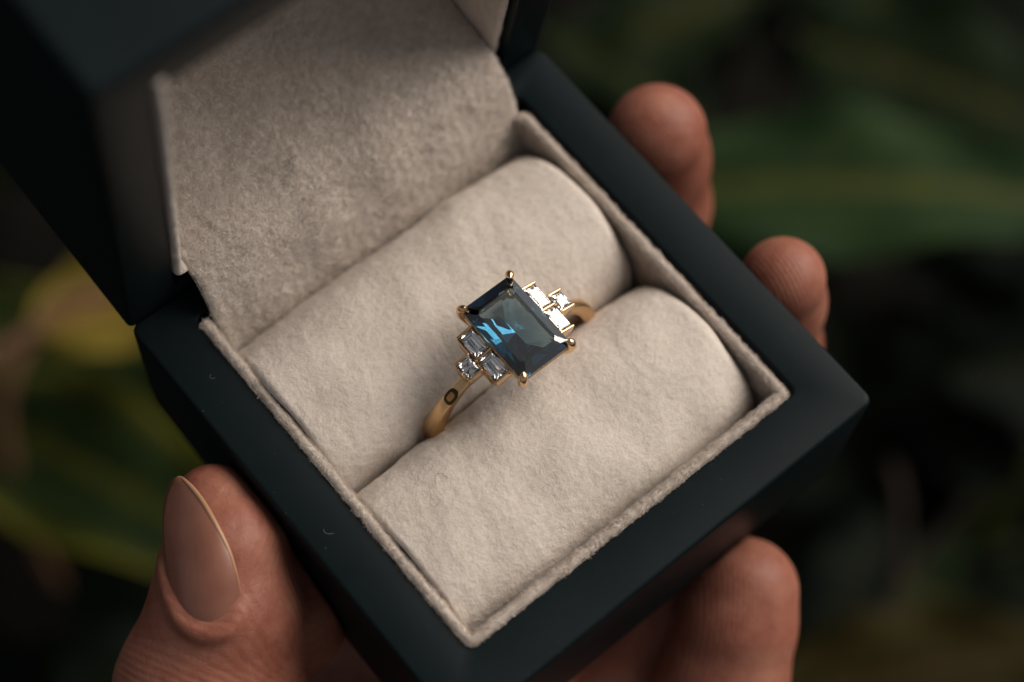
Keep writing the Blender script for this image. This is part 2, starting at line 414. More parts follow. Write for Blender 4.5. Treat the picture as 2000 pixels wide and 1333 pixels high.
# the felt flap that climbs from the base over the hinge and into the lid
def flap():
    prof = np.array([(18.9, -7.5), (19.3, -5.0), (19.9, -2.9), (20.7, -1.0), (21.5, 0.7), (22.6, 2.6), (23.9, 4.3), (25.7, 5.5), (28.5, 6.1),
                     (31.5, 6.7), (34.8, 7.9), (38.0, 10.0), (41.0, 13.3), (43.3, 17.5), (45.0, 22.5), (45.8, 29.0), (46.2, 38.0), (46.0, 48)])
    # Chaikin smoothing, then even steps
    for _ in range(3):
        q = np.empty((2 * (len(prof) - 1), 2)); q[0::2] = 0.75 * prof[:-1] + 0.25 * prof[1:]; q[1::2] = 0.25 * prof[:-1] + 0.75 * prof[1:]; prof = q
    cum = np.r_[0, np.cumsum(np.linalg.norm(np.diff(prof, axis=0), axis=1))]
    ns = int(cum[-1] / 0.3); tt = np.linspace(0, cum[-1], ns); Pf = np.column_stack([np.interp(tt, cum, prof[:, i]) for i in range(2)])
    T = np.gradient(Pf, axis=0); T /= np.linalg.norm(T, axis=1)[:, None]; Nf = np.column_stack([-T[:, 1], T[:, 0]])  # towards viewer side
    nx = 130
    xl = np.interp(Pf[:, 1], [-7, -1, 3.5, 5.2, 7], [-19.0, -19.1, -18.9, -19.0, -19.3]); xr = np.full(ns, 19.2)
    tx = np.linspace(0, 1, nx)
    def sheet(off, sx):
        V = np.zeros((ns, nx, 3))
        V[:, :, 0] = xl[:, None] + (xr - xl)[:, None] * tx[None]
        edge = np.minimum(tx, 1 - tx) * 38.5; rd = np.sqrt(np.clip(1 - (1 - np.clip(edge / 0.5, 0, 1)) ** 2, 0, 1))
        o = off * (0.3 + 0.7 * rd) if off > 0 else np.full(nx, off)
        V[:, :, 1] = Pf[:, 0][:, None] + Nf[:, 0][:, None] * o[None]
        V[:, :, 2] = Pf[:, 1][:, None] + Nf[:, 1][:, None] * o[None]
        return V.reshape(-1, 3)
    V = sheet(0.5, 0)
    F = grid_faces(ns, nx)
    N, _, _ = vertex_normals(V, F)
    if N[len(N) // 2][2] < 0: F = F[:, ::-1]; N = -N
    V = V + N * (0.25 * fnoise(V, 9, 4) + 0.06 * fnoise(V, 2.4, 2) + 0.065 * fnoise(V, 1.0, 6))[:, None]
    V2 = sheet(-0.4, 0)
    n = len(V); F2 = F[:, ::-1] + n
    rim = [i for i in range(nx)] + [k * nx + nx - 1 for k in range(1, ns)] + [(ns - 1) * nx + i for i in range(nx - 2, -1, -1)] + [k * nx for k in range(ns - 2, 0, -1)]
    side = [(rim[k], rim[(k + 1) % len(rim)], rim[(k + 1) % len(rim)] + n, rim[k] + n) for k in range(len(rim))]
    o = mesh('felt_hinge_flap', np.concatenate([V, V2]), [tuple(f) for f in F] + [tuple(f) for f in F2] + side, MAT_FELT, box)
    nap(o, V, F, 85, 0.40, 0.25, lambda c: c[:, 2] < 40, seed=31, flow=(0.3, 0.5, 0.2))
flap()

# ------------------------------------------------------------------ the ring
GC = np.array([1.15, 0.0, 6.9])               # middle of the big stone's girdle
ring = empty('gold_ring', (1.0, -0.2, -15.4), 'gold ring with a large blue rectangular stone and stepped clear side stones', 'ring')
def hull(name, pts, m, parent, xf=None, bevel=0.0, smooth=False):
    import bmesh
    pts = np.asarray(pts, float)
    if xf is not None: pts = xf(pts)
    bm = bmesh.new()
    for p in pts: bm.verts.new([c * S * 1000 for c in p])
    r = bmesh.ops.convex_hull(bm, input=bm.verts)
    junk = [v for v in bm.verts if not v.link_faces]
    bmesh.ops.delete(bm, geom=junk, context='VERTS')
    bmesh.ops.dissolve_limit(bm, angle_limit=math.radians(0.8), verts=bm.verts, edges=bm.edges)
    if bevel: bmesh.ops.bevel(bm, geom=bm.edges[:], offset=bevel, segments=2, profile=0.5, affect='EDGES')
    bmesh.ops.scale(bm, vec=(S, S, S), verts=bm.verts)
    bmesh.ops.recalc_face_normals(bm, faces=bm.faces)
    me = bpy.data.meshes.new(name); bm.to_mesh(me); bm.free()
    return link(name, me, m, parent, smooth)
def cut_ring(hx, hy, c, z):
    return [(sx * a, sy * b, z) for sx in (1, -1) for sy in (1, -1) for a, b in ((hx - c, hy), (hx, hy - c))]
# big stone: small crown steps, broad table, stepped pavilion down to a short keel
P = []
P += cut_ring(2.12, 3.35, 0.34, 0.62)
P += cut_ring(3.02, 4.58, 0.45, 0.06)
P += cut_ring(3.02, 4.58, 0.45, -0.06)
P += [(sx*a, sy*b, z) for sx in (1,-1) for sy in (1,-1) for a,b,z in ((2.45,0.9,-1.0),(1.1,3.5,-1.25),(2.3,3.3,-0.95))]
P += [(0.0, 1.5, -2.5), (-0.0, -1.5, -2.5),(0,0,-2.75)]
stone = hull('blue_stone', P, MAT_SAPPHIRE, ring, lambda p: p + GC)

def tube(pts, rad, n=10, cap=True):
    pts = np.array(pts, float); m = len(pts); rad = np.broadcast_to(np.array(rad, float), (m,))
    T = np.gradient(pts, axis=0); T /= np.linalg.norm(T, axis=1)[:, None]
    u = np.cross(T[0], [0.3, 0.2, 1.0]); u /= np.linalg.norm(u); V = []
    for i in range(m):
        u = u - T[i] * (u @ T[i]); u /= np.linalg.norm(u); v = np.cross(T[i], u)
        for k in range(n):
            a = 2 * math.pi * k / n; V.append(pts[i] + rad[i] * (math.cos(a) * u + math.sin(a) * v))
    F = [tuple(f) for f in grid_faces(m, n, False, True)]
    if cap: F += [tuple(range(n))[::-1], tuple(range((m - 1) * n, m * n))]
    return np.array(V), F
def join(parts):
    V, F, o = [], [], 0
    for v, f in parts:
        V.append(v); F += [tuple(i + o for i in q) for q in f]; o += len(v)
    return np.concatenate(V), F
# claws at the four corners
for sx in (-1, 1):
    for sy in (-1, 1):
        cx, cyy = GC[0] + sx * 2.86, GC[1] + sy * 4.42
        d = np.array([sx * 0.6, sy * 0.8, 0])
        pts = [(cx - sx * 1.1, cyy - sy * 1.5, GC[2] - 3.3), (cx - sx * 0.45, cyy - sy * 0.6, GC[2] - 2.1),
               (cx + sx * 0.05, cyy + sy * 0.06, GC[2] - 1.0), (cx + sx * 0.16, cyy + sy * 0.20, GC[2] - 0.2), (cx + sx * 0.12, cyy + sy * 0.16, GC[2] + 0.25),
               (cx - sx * 0.02, cyy - sy * 0.0, GC[2] + 0.52), (cx - sx * 0.16, cyy - sy * 0.20, GC[2] + 0.66), (cx - sx * 0.26, cyy - sy * 0.32, GC[2] + 0.68)]
        V, F = tube(pts, [0.32, 0.36, 0.42, 0.44, 0.45, 0.42, 0.31, 0.09], 12)
        o = mesh('claw', V, F, MAT_GOLD, ring)
# gallery rails under the stone
def rail(hx, hy, c, z, r):
    p = [(GC[0] + a, GC[1] + b, GC[2] + z) for a, b in rrect(hx, hy, c, 4)]
    p.append(p[0]); p.append(p[1])
    return tube(p, r, 8)
for hx, hy, z, r in ((2.75, 4.25, -0.95, 0.26), (1.9, 3.2, -2.5, 0.28)):
    V, F = rail(hx, hy, 0.5, z, r)
    mesh('gallery_rail', V, F, MAT_GOLD, ring)

# side stones: baguettes and a square stone on each shoulder, held between bars
def side(sign, tilt):
    ct, st = math.cos(tilt), math.sin(tilt)
    org = np.array([GC[0] + sign * 3.02, 0.0, 6.25])
    def xf(p):
        p = np.asarray(p, float); q = np.empty_like(p)
        q[:, 0] = org[0] + sign * (p[:, 0] * ct + p[:, 2] * st)
        q[:, 1] = p[:, 1]; q[:, 2] = org[2] - p[:, 0] * st + p[:, 2] * ct
        return q
    def stone(name, x0, x1, y0, y1, dz, square):
        cx, cyy, hx, hy = (x0 + x1) / 2, (y0 + y1) / 2, (x1 - x0) / 2, (y1 - y0) / 2
        P = []
        rows = [(0.60, 0.66, 0.28), (0.82, 0.86, 0.20), (1, 1, 0.04), (1, 1, -0.04), (0.76, 0.82, -0.28), (0.42, 0.55, -0.58)]
        for fx, fy, z in rows:
            P += [(cx + a * hx * fx, cyy + b * hy * fy, z + dz) for a in (-1, 1) for b in (-1, 1)]
        if square:
            P += [(cx + a * hx * 0.95, cyy, -0.2 + dz) for a in (-1, 1)] + [(cx, cyy + b * hy * 0.95, -0.2 + dz) for b in (-1, 1)]
            P += [(cx + a * hx * 0.66, cyy, 0.30 + dz) for a in (-1, 1)] + [(cx, cyy + b * hy * 0.7, 0.30 + dz) for b in (-1, 1)]
            P += [(cx, cyy, -0.95 + dz)]
        else:
            P += [(cx, cyy - hy * 0.35, -0.82 + dz), (cx, cyy + hy * 0.35, -0.82 + dz)]
        hull(name, P, MAT_DIAMOND, ring, xf)
    stone('baguette_stone', 0.05, 1.75, 0.17, 2.72, 0.0, False)
    stone('baguette_stone', 0.05, 1.75, -2.72, -0.17, 0.0, False)
    stone('square_stone', 1.95, 3.55, -0.86, 0.86, -0.12, True)
    def bar(x0, x1, y, z=0.0, w=0.13, h0=-1.15, h1=0.30):
        P = [(a, y + b * w, c + z) for a in (x0, x1) for b in (-1, 1) for c in (h0, h1 - 0.08)] + \
            [(a, y + b * w * 0.5, h1 + z) for a in (x0 + 0.05, x1 - 0.05) for b in (-1, 1)]
        hull('bar', P, MAT_GOLD, ring, xf, 0.035, True)
    bar(-0.05, 1.82, 2.88); bar(-0.05, 1.82, 0.0); bar(-0.05, 1.82, -2.88)
    bar(1.9, 3.62, 1.02, -0.12); bar(1.9, 3.62, -1.02, -0.12)
    # trays under the stones with their thin side walls
    def slab(x0, x1, y0, y1, z0, z1, nm='stone_seat'):
        P = [(a, b, z1) for a in (x0, x1) for b in (y0, y1)] + [(a2, b2, z0) for a2 in (x0 + 0.25, x1 - 0.35) for b2 in (y0 + 0.35, y1 - 0.35)]
        hull(nm, P, MAT_GOLD, ring, xf, 0.05, True)
    slab(0.0, 1.8, -3.0, 3.0, -2.1, -1.22); slab(1.9, 3.6, -1.1, 1.1, -2.2, -1.36)
    slab(1.79, 1.88, -2.8, 2.8, -1.3, -0.12, 'seat_wall'); slab(3.58, 3.66, -0.95, 0.95, -1.4, -0.25, 'seat_wall')
side(-1, math.radians(11)); side(1, math.radians(17))

# band
BC = np.array([1.0, -0.2, -4.7]); BR = 10.65
def band():
    n = 160; th = np.linspace(math.radians(-238), math.radians(58), n)   # gap at the head is closed by the seats
    V = []
    m = 0
    for t in th:
        a = abs(math.degrees(t) + 90)              # 0 at the bottom, 148 near the head
        wd = np.interp(a, [0, 70, 100, 125, 148], [1.0, 0.98, 0.88, 0.62, 0.45])   # half width
        tk = np.interp(a, [0, 80, 110, 130, 148], [1.25, 1.35, 1.45, 1.15, 1.0])
        R = BR + np.interp(a, [120, 148], [0, -0.15])
        e = 0.13
        cs = [(-wd, R - tk + e), (-wd, R - tk * 0.5), (-wd, R - e * 1.2), (-wd + e * 0.35, R - e * 0.35), (-wd + e * 1.4, R + 0.02), (-wd * 0.4, R + 0.07), (0, R + 0.09), (wd * 0.4, R + 0.07), (wd - e * 1.4, R + 0.02), (wd - e * 0.35, R - e * 0.35), (wd, R - e * 1.2),
              (wd, R - tk * 0.5), (wd, R - tk + e), (wd - e, R - tk), (0, R - tk - 0.05), (-wd + e, R - tk)]
        m = len(cs)
        for y, r in cs:
            V.append((BC[0] + r * math.cos(t), BC[1] + y, BC[2] + r * math.sin(t)))
    F = [tuple(f) for f in grid_faces(n, m, False, True)] + [tuple(range(m)), tuple(range((n - 1) * m, n * m))[::-1]]
    F = [f[::-1] for f in F]
    return mesh('band', V, F, MAT_BAND, ring)
band_ob = band()
# oval mark laid on the left shoulder: a dark oval disc with a warm centre
def mark():
    tc = math.radians(180 - 42.5)
    def surf(a, b, lift):
        # a along the band (mm), b across
        t = tc + a / BR; r = BR + 0.06 + lift
        return (BC[0] + r * math.cos(t), BC[1] - 0.12 + b, BC[2] + r * math.sin(t))
    def disc(fx, fy, lift, pw, nm, m, parent):
        V = [surf(0, 0, lift)]; F = []; N = 28; rings = 4
        for k in range(1, rings + 1):
            for j in range(N):
                t = 2 * math.pi * j / N; c, s = math.cos(t), math.sin(t)
                V.append(surf(fx * k / rings * math.copysign(abs(c) ** pw, c), fy * k / rings * math.copysign(abs(s) ** pw, s), lift if k < rings else lift - 0.05))
        for j in range(N): F.append((0, 1 + j, 1 + (j + 1) % N))
        for k in range(rings - 1):
            for j in range(N): F.append((1 + k * N + j, 1 + (k + 1) * N + j, 1 + (k + 1) * N + (j + 1) % N, 1 + k * N + (j + 1) % N))
        return mesh(nm, V, F, m, parent)
    o = disc(0.92, 0.60, 0.035, 0.75, 'oval_mark', MAT_DARKGOLD, ring)
    disc(0.58, 0.36, 0.055, 0.6, 'mark_centre', MAT_COPPER, o)
mark()

# ------------------------------------------------------------------ the hand: signed distance field -> one skin
def smin(a, b, k):
    h = np.clip(0.5 + 0.5 * (b - a) / k, 0, 1); return b * (1 - h) + a * h - k * h * (1 - h)
def cone(P, a, b, ra, rb):
    a = np.array(a, np.float32); b = np.array(b, np.float32); ab = b - a
    h = np.clip(((P - a) @ ab) / (ab @ ab), 0, 1)
    return np.sqrt((((P - a) - h[..., None] * ab) ** 2).sum(-1)) - (ra + (rb - ra) * h)
def chain(P, pts, k=1.2):
    d = None
    for (a, b) in zip(pts, pts[1:]):
        c = cone(P, a[:3], b[:3], a[3], b[3]); d = c if d is None else smin(d, c, k)
    return d
THUMB = [(-29.7, 7.4, -5.0, 4.0), (-31.2, 3.6, -6.2, 5.9), (-34.3, -0.4, -9.5, 7.4), (-39.6, -4.3, -15.0, 9.2), (-44.5, -8.0, -27.0, 11.5), (-40.0, -18.0, -42.0, 15.0)]
INDEX = [(31.5, 11.9, -5.6, 5.35), (31.9, 11.6, -11.0, 5.8), (31.6, 10.0, -19.0, 6.2), (25.0, 5.0, -29.0, 7.2), (8.0, -2.0, -38.0, 9.0), (-16, -14, -42, 11.5)]
MIDDLE = [(30.1, -9.2, -5.0, 4.45), (30.3, -9.7, -10.0, 4.75), (30.2, -11.0, -19.0, 5.3), (24.0, -13.0, -29.0, 6.8), (8.0, -17.0, -38.0, 9.0), (-16, -20, -44, 11)]
FRONT = [(10.0, -29.3, -21.2, 5.6), (7.5, -31.2, -23.2, 6.1), (3.8, -34.2, -27.0, 6.6), (-2.0, -38.5, -33.0, 8.5), (-14, -42, -42, 11)]
LITTLE = [(11.0, -14.0, -27.0, 5.0), (10.0, -18.0, -30.0, 6.0), (6.0, -25.0, -34.0, 7.0), (-8.0, -30.0, -42.0, 10)]
PALM = [(-30, -14, -44, 15), (-18, -28, -46, 15), (-22, -42, -52, 18), (-30, -70, -66, 24), (-38, -100, -84, 27)]
def box_sdf(P):
    q = np.abs(P - np.array([0, 0, -HB / 2], np.float32)) - np.array([HX - 1, HY - 1, HB / 2 - 1], np.float32)
    return np.sqrt((np.maximum(q, 0) ** 2).sum(-1)) + np.minimum(q.max(-1), 0) - 1.0
FOLD = []
def hand_raw(P, folds=True):
    d = chain(P, THUMB, 1.5)
    d = smin(d, cone(P, (-28.8, 4.2, -10.0), (-29.3, -2.5, -15.5), 4.4, 6.6), 2.0)          # pad of the thumb against the box
    f = chain(P, INDEX, 1.5); f = np.minimum(f, chain(P, MIDDLE, 1.5)); f = smin(f, chain(P, FRONT, 1.5), 0.6); f = smin(f, chain(P, LITTLE, 1.5), 0.6)
    p = chain(P, PALM, 4.0)
    p = smin(p, f, 2.5); d = smin(d, p, 1.5)
    return d
def hand_sdf(P):
    d = hand_raw(P)
    if FOLD:
        for a, b, ra, rb, k in FOLD: d = smin(d, cone(P, a, b, ra, rb), k)
    return np.maximum(d, -(box_sdf(P) - 0.06))

def surface_nets(lo, hi, h):
    xs = [np.arange(lo[i], hi[i], h, dtype=np.float32) for i in range(3)]
    n = [len(x) for x in xs]
    D = np.empty(n, np.float32)
    # coarse pass to skip empty blocks
    for i in range(0, n[0], 16):
        X, Y, Z = np.meshgrid(xs[0][i:i + 16], xs[1], xs[2], indexing='ij')
        D[i:i + 16] = hand_sdf(np.stack([X, Y, Z], -1))
    s = D < 0
    cnt = np.zeros([k - 1 for k in n], np.int8)
    for a in (0, 1):
        for b in (0, 1):
            for c in (0, 1): cnt += s[a:n[0] - 1 + a, b:n[1] - 1 + b, c:n[2] - 1 + c]
    act = (cnt > 0) & (cnt < 8); idx = np.full(act.shape, -1, np.int64); ijk = np.argwhere(act); idx[act] = np.arange(len(ijk))
    pos = np.zeros((len(ijk), 3)); w = np.zeros(len(ijk))
    cor = [(a, b, c) for a in (0, 1) for b in (0, 1) for c in (0, 1)]
    val = {c: D[ijk[:, 0] + c[0], ijk[:, 1] + c[1], ijk[:, 2] + c[2]] for c in cor}
    for c0 in cor:
        for ax in range(3):
            if c0[ax] == 1: continue
            c1 = list(c0); c1[ax] = 1; c1 = tuple(c1); v0, v1 = val[c0], val[c1]
            m = (v0 < 0) != (v1 < 0); t = np.where(m, v0 / np.where(m, v0 - v1, 1), 0)
            p = np.array(c0, float)[None] + t[:, None] * (np.array(c1) - np.array(c0))[None]
            pos += p * m[:, None]; w += m
    V = (ijk + pos / w[:, None]) * h + np.array(lo)
    F = []
    for ax in range(3):
        o1, o2 = [(1, 2), (2, 0), (0, 1)][ax]
        sl0 = [slice(1, n[k] - 1) for k in range(3)]; sl1 = list(sl0); sl0[ax] = slice(0, n[ax] - 1); sl1[ax] = slice(1, n[ax])
        ch = s[tuple(sl0)] != s[tuple(sl1)]; e = np.argwhere(ch)
        off = np.ones(3, int); off[ax] = 0; e = e + off
        first = s[e[:, 0], e[:, 1], e[:, 2]]
        def cell(d1, d2):
            q = e.copy(); q[:, o1] -= d1; q[:, o2] -= d2; return idx[q[:, 0], q[:, 1], q[:, 2]]
        Q = np.stack([cell(1, 1), cell(0, 1), cell(0, 0), cell(1, 0)], 1)
        Q[~first] = Q[~first][:, ::-1]; F.append(Q)
    F = np.concatenate(F)
    return V, F[(F >= 0).all(1)]

def ray_hit(uv, sdf, t0=150.0, t1=215.0):
    """points of a surface along lines of sight, used to lay the nail on the thumb"""
    uv = np.asarray(uv, float)
    d = np.column_stack([(uv[:, 0] - 1000) / 3791.8, -(uv[:, 1] - 666.5) / 3791.8, -np.ones(len(uv))]) @ RC
    d /= np.linalg.norm(d, axis=1)[:, None]; t = np.full(len(uv), t0)
    for _ in range(80):
        s = sdf((CAM + d * t[:, None]).astype(np.float32)); t = np.minimum(t + s * 0.8, t1)
    return CAM + d * t[:, None]
def sdf_normal(P, sdf, e=0.15):
    N = np.column_stack([sdf((P + e * np.eye(3)[a]).astype(np.float32)) - sdf((P - e * np.eye(3)[a]).astype(np.float32)) for a in range(3)])
    return N / (np.linalg.norm(N, axis=1)[:, None] + 1e-9)
def catmull(pts, per=6):
    P = np.array(pts, float); n = len(P); out = []
    for i in range(n):
        p0, p1, p2, p3 = P[i - 1], P[i], P[(i + 1) % n], P[(i + 2) % n]
        for k in range(per):
            t = k / per; out.append(0.5 * ((2 * p1) + (-p0 + p2) * t + (2 * p0 - 5 * p1 + 4 * p2 - p3) * t * t + (-p0 + 3 * p1 - 3 * p2 + p3) * t ** 3))
    return np.array(out)
thumb_only = lambda P: chain(P, THUMB, 1.5)
# nail outline on the thumb: tip, free edge down to the right, round the cuticle, back up the left side
NAIL = [(351, 933), (374, 951), (400, 985), (428, 1038), (450, 1088), (464, 1140), (466, 1172), (454, 1208), (428, 1228), (392, 1229), (358, 1205), (336, 1160), (325, 1110), (321, 1058), (321, 1006), (331, 953)]
oc = catmull(NAIL, 5)
cen = np.array([390.0, 1095.0])
H0 = ray_hit(oc, thumb_only)
N0 = sdf_normal(H0, thumb_only)
nO = len(oc)
ang_prox = np.arange(nO) / 5.0                 # index along the control points: 5..14 is the cuticle
for k in range(nO):
    a, b = k, (k + 1) % nO
    q = ang_prox[k]
    if 6.0 < q < 12.6:
        sc = 0.20 + 0.22 * math.sin((q - 6.0) / 6.6 * math.pi)
        out = oc[a] - cen; out /= np.linalg.norm(out)
        pa = ray_hit([oc[a] + out * 10], thumb_only)[0]; na = sdf_normal(pa[None], thumb_only)[0]
        ob = oc[b] - cen; ob /= np.linalg.norm(ob)
        pb = ray_hit([oc[b] + ob * 10], thumb_only)[0]; nb = sdf_normal(pb[None], thumb_only)[0]
        FOLD.append((pa - na * 0.22, pb - nb * 0.22, sc, sc, 0.9))
FOLD = [f for i, f in enumerate(FOLD) if i % 1 == 0]

hand = None
def build_hand():
    global hand
    allf = FOLD[:]
    V, F = surface_nets((-62, -60, -60), (42, 21, 4), 0.5)
    V = V + 0.0
    # fine relief of the skin
    me_v = V
    o = mesh('person', me_v, F, MAT_SKIN, None)
    tag(o, 'bare hand holding the open box from below, thumb on the left side of it', 'person')
    md = o.modifiers.new('smooth', 'SMOOTH'); md.factor = 0.5; md.iterations = 2
    return o
hand = build_hand()
def nail_fit():
    # one smooth curved plate through the thumb surface under the outline
    g = np.concatenate([cen + (oc - cen) * f for f in (0.95, 0.75, 0.5, 0.25)])
    h = ray_hit(g, thumb_only); good = np.abs(thumb_only(h.astype(np.float32))) < 0.05
    g, h = g[good], h[good]
    def basis(uv):
        p = (uv - cen) / 100.0; x, y = p[:, 0], p[:, 1]
        return np.column_stack([np.ones(len(x)), x, y, x * x, x * y, y * y])
    coef = np.linalg.lstsq(basis(g), h, rcond=None)[0]
    f = lambda uv: basis(np.asarray(uv, float)) @ coef
    def nrm(uv):
        e = 1.0; du = f(uv + [e, 0]) - f(uv - [e, 0]); dv = f(uv + [0, e]) - f(uv - [0, e]); n = np.cross(dv, du)
        n /= np.linalg.norm(n, axis=1)[:, None]; s_ = np.sign((n * (CAM - f(uv))).sum(1)); return n * s_[:, None]
    return f, nrm
def build_nail():
    rings = 12; V = []; NN = []
    surf, nrm = nail_fit()
    for k in range(rings + 1):
        f = 1 - k / rings
        uv = cen + (oc - cen) * f if k < rings else cen[None]
        h = surf(uv); n = nrm(uv)
        lift = np.full(len(uv), 0.26 + 0.34 * (1 - f ** 2))
        if k < rings:
            q = ang_prox; per = lambda c: (q - c + 8) % 16 - 8; fe = np.exp(-(per(2.5) / 2.4) ** 2); lift += 0.18 * fe * f
            pr = np.exp(-(per(9.5) / 3.0) ** 2); lift -= 0.26 * pr * f ** 5
        V.append(h + n * lift[:, None]); NN.append(n)
    top = np.concatenate(V); nt_ = len(top)
    N = np.concatenate(NN); bot = top - N * 0.42
    F = []
    for k in range(rings - 1):
        for j in range(nO):
            a, b, c, d = k * nO + j, k * nO + (j + 1) % nO, (k + 1) * nO + (j + 1) % nO, (k + 1) * nO + j
            F += [(a, b, c, d), (d + nt_, c + nt_, b + nt_, a + nt_)]
    cidx = nt_ - 1
    for j in range(nO):
        a, b = (rings - 1) * nO + j, (rings - 1) * nO + (j + 1) % nO
        F += [(a, b, cidx), (cidx + nt_, b + nt_, a + nt_)]
    for j in range(nO): F.append((j, j + nt_, (j + 1) % nO + nt_, (j + 1) % nO))
    o = mesh('thumbnail', np.concatenate([top, bot]), F, MAT_NAIL, hand)
    # pale rim of the free edge
    sel = [k for k in range(nO) if 0.0 <= ang_prox[k] <= 5.6]
    pts = np.array([V[0][k] for k in sel]); nn = np.array([NN[0][k] for k in sel]); pts = pts - nn * 0.15
    rr = np.interp(np.linspace(0, 1, len(sel)), [0, 0.2, 0.6, 1], [0.12, 0.27, 0.26, 0.08])
    v, f = tube(pts, rr, 8)
    mesh('nail_free_edge', v, f, MAT_NAIL_EDGE, o)
build_nail()
# nail of the front finger, seen edge on at its far side
def small_nail(center, normal, axis, hw, hl):
    c = np.array(center, float); n = np.array(normal, float); n /= np.linalg.norm(n); a = np.array(axis, float); a -= n * (a @ n); a /= np.linalg.norm(a); b = np.cross(n, a)
    V = []; nu, nv = 14, 12
    for lay in (0, 1):
        for i in range(nu):
            for j in range(nv):
                s = -1 + 2 * i / (nu - 1); t = -1 + 2 * j / (nv - 1)
                ws = hw * math.sqrt(max(0.05, 1 - 0.35 * abs(s) ** 4))
                ph = t * 1.05
                V.append(c + a * s * hl + b * ws * math.sin(ph) + n * (ws * (math.cos(ph) - 1) - 0.35 * s * s - lay * 0.35))
    F = grid_faces(nu, nv); G = [tuple(f) for f in F] + [tuple(f[::-1] + nu * nv) for f in F]
    rim = [i for i in range(nv)] + [k * nv + nv - 1 for k in range(1, nu)] + [(nu - 1) * nv + i for i in range(nv - 2, -1, -1)] + [k * nv for k in range(nu - 2, 0, -1)]
    G += [(rim[k], rim[k] + nu * nv, rim[(k + 1) % len(rim)] + nu * nv, rim[(k + 1) % len(rim)]) for k in range(len(rim))]
    return mesh('fingernail', V, G, MAT_NAIL, hand)
small_nail((12.2, -33.5, -24.8), (0.75, -0.55, -0.36), (0.66, 0.52, 0.55), 4.2, 3.2)

# ------------------------------------------------------------------ stray lint
def fibre(name, pts, r, m, label, group=None):
    V, F = tube(catmull_open(pts), r, 5); o = mesh(name, V, F, m); tag(o, label, 'fibre', group); return o
def catmull_open(pts, per=7):
    P = np.array(pts, float); P = np.vstack([2 * P[0] - P[1], P, 2 * P[-1] - P[-2]]); out = []
    for i in range(1, len(P) - 2):
        p0, p1, p2, p3 = P[i - 1:i + 3]
        for k in range(per):
            t = k / per; out.append(0.5 * ((2 * p1) + (-p0 + p2) * t + (2 * p0 - 5 * p1 + 4 * p2 - p3) * t * t + (-p0 + 3 * p1 - 3 * p2 + p3) * t ** 3))
    out.append(P[-2]); return np.array(out)
MAT_HAIR = plain('brown_fibre', (0.12, 0.07, 0.04), (0.2, 0.12, 0.08), 300)
MAT_LINT = plain('pale_fibre', (0.25, 0.25, 0.22), (0.35, 0.33, 0.3), 300)

# ------------------------------------------------------------------ plants and soil far below
MAT_SOIL = plain('dark_soil', (0.003, 0.003, 0.0025), (0.010, 0.008, 0.006), 60, 0.95, 0.1, 0.01)
def leaf_material(name, c0, c1, vein, transl=0.15):
    m, n, l, p, out = mat(name)
    tc = n.new('ShaderNodeTexCoord')
    a = noise(n, l, 3.0, 4, 0.6, tc.outputs['UV']); r = ramp(n, [(0.32, c0), (0.68, c1)]); l.new(a.outputs['Fac'], r.inputs[0])
    at = n.new('ShaderNodeAttribute'); at.attribute_name = 'vein'
    mx = n.new('ShaderNodeMix'); mx.data_type = 'RGBA'; l.new(at.outputs['Fac'], mx.inputs['Factor'])
    l.new(r.outputs[0], mx.inputs['A']); mx.inputs['B'].default_value = (*vein, 1)
    l.new(mx.outputs['Result'], p.inputs['Base Color']); p.inputs['Roughness'].default_value = 0.55
    p.inputs['Specular IOR Level'].default_value = 0.03
    return m
LEAFM = {
    'yellow': leaf_material('yellowing_leaf', (0.10, 0.085, 0.012), (0.23, 0.16, 0.03), (0.26, 0.13, 0.06)),
    'edge': leaf_material('dark_leaf_with_yellow_rim', (0.004, 0.009, 0.003), (0.010, 0.018, 0.005), (0.065, 0.06, 0.006)),
    'green': leaf_material('mid_green_leaf', (0.008, 0.021, 0.009), (0.027, 0.046, 0.016), (0.062, 0.066, 0.015)),
    'olive': leaf_material('olive_leaf', (0.015, 0.012, 0.003), (0.027, 0.021, 0.006), (0.035, 0.022, 0.01)),
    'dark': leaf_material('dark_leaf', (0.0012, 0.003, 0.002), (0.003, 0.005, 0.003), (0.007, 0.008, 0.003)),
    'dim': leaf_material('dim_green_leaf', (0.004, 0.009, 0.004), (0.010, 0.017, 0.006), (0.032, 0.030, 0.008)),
}
MAT_STEM = plain('brown_stem', (0.012, 0.008, 0.005), (0.028, 0.016, 0.010), 100)
MAT_PINKSTEM = plain('pink_brown_stem', (0.09, 0.045, 0.022), (0.16, 0.08, 0.04), 100)
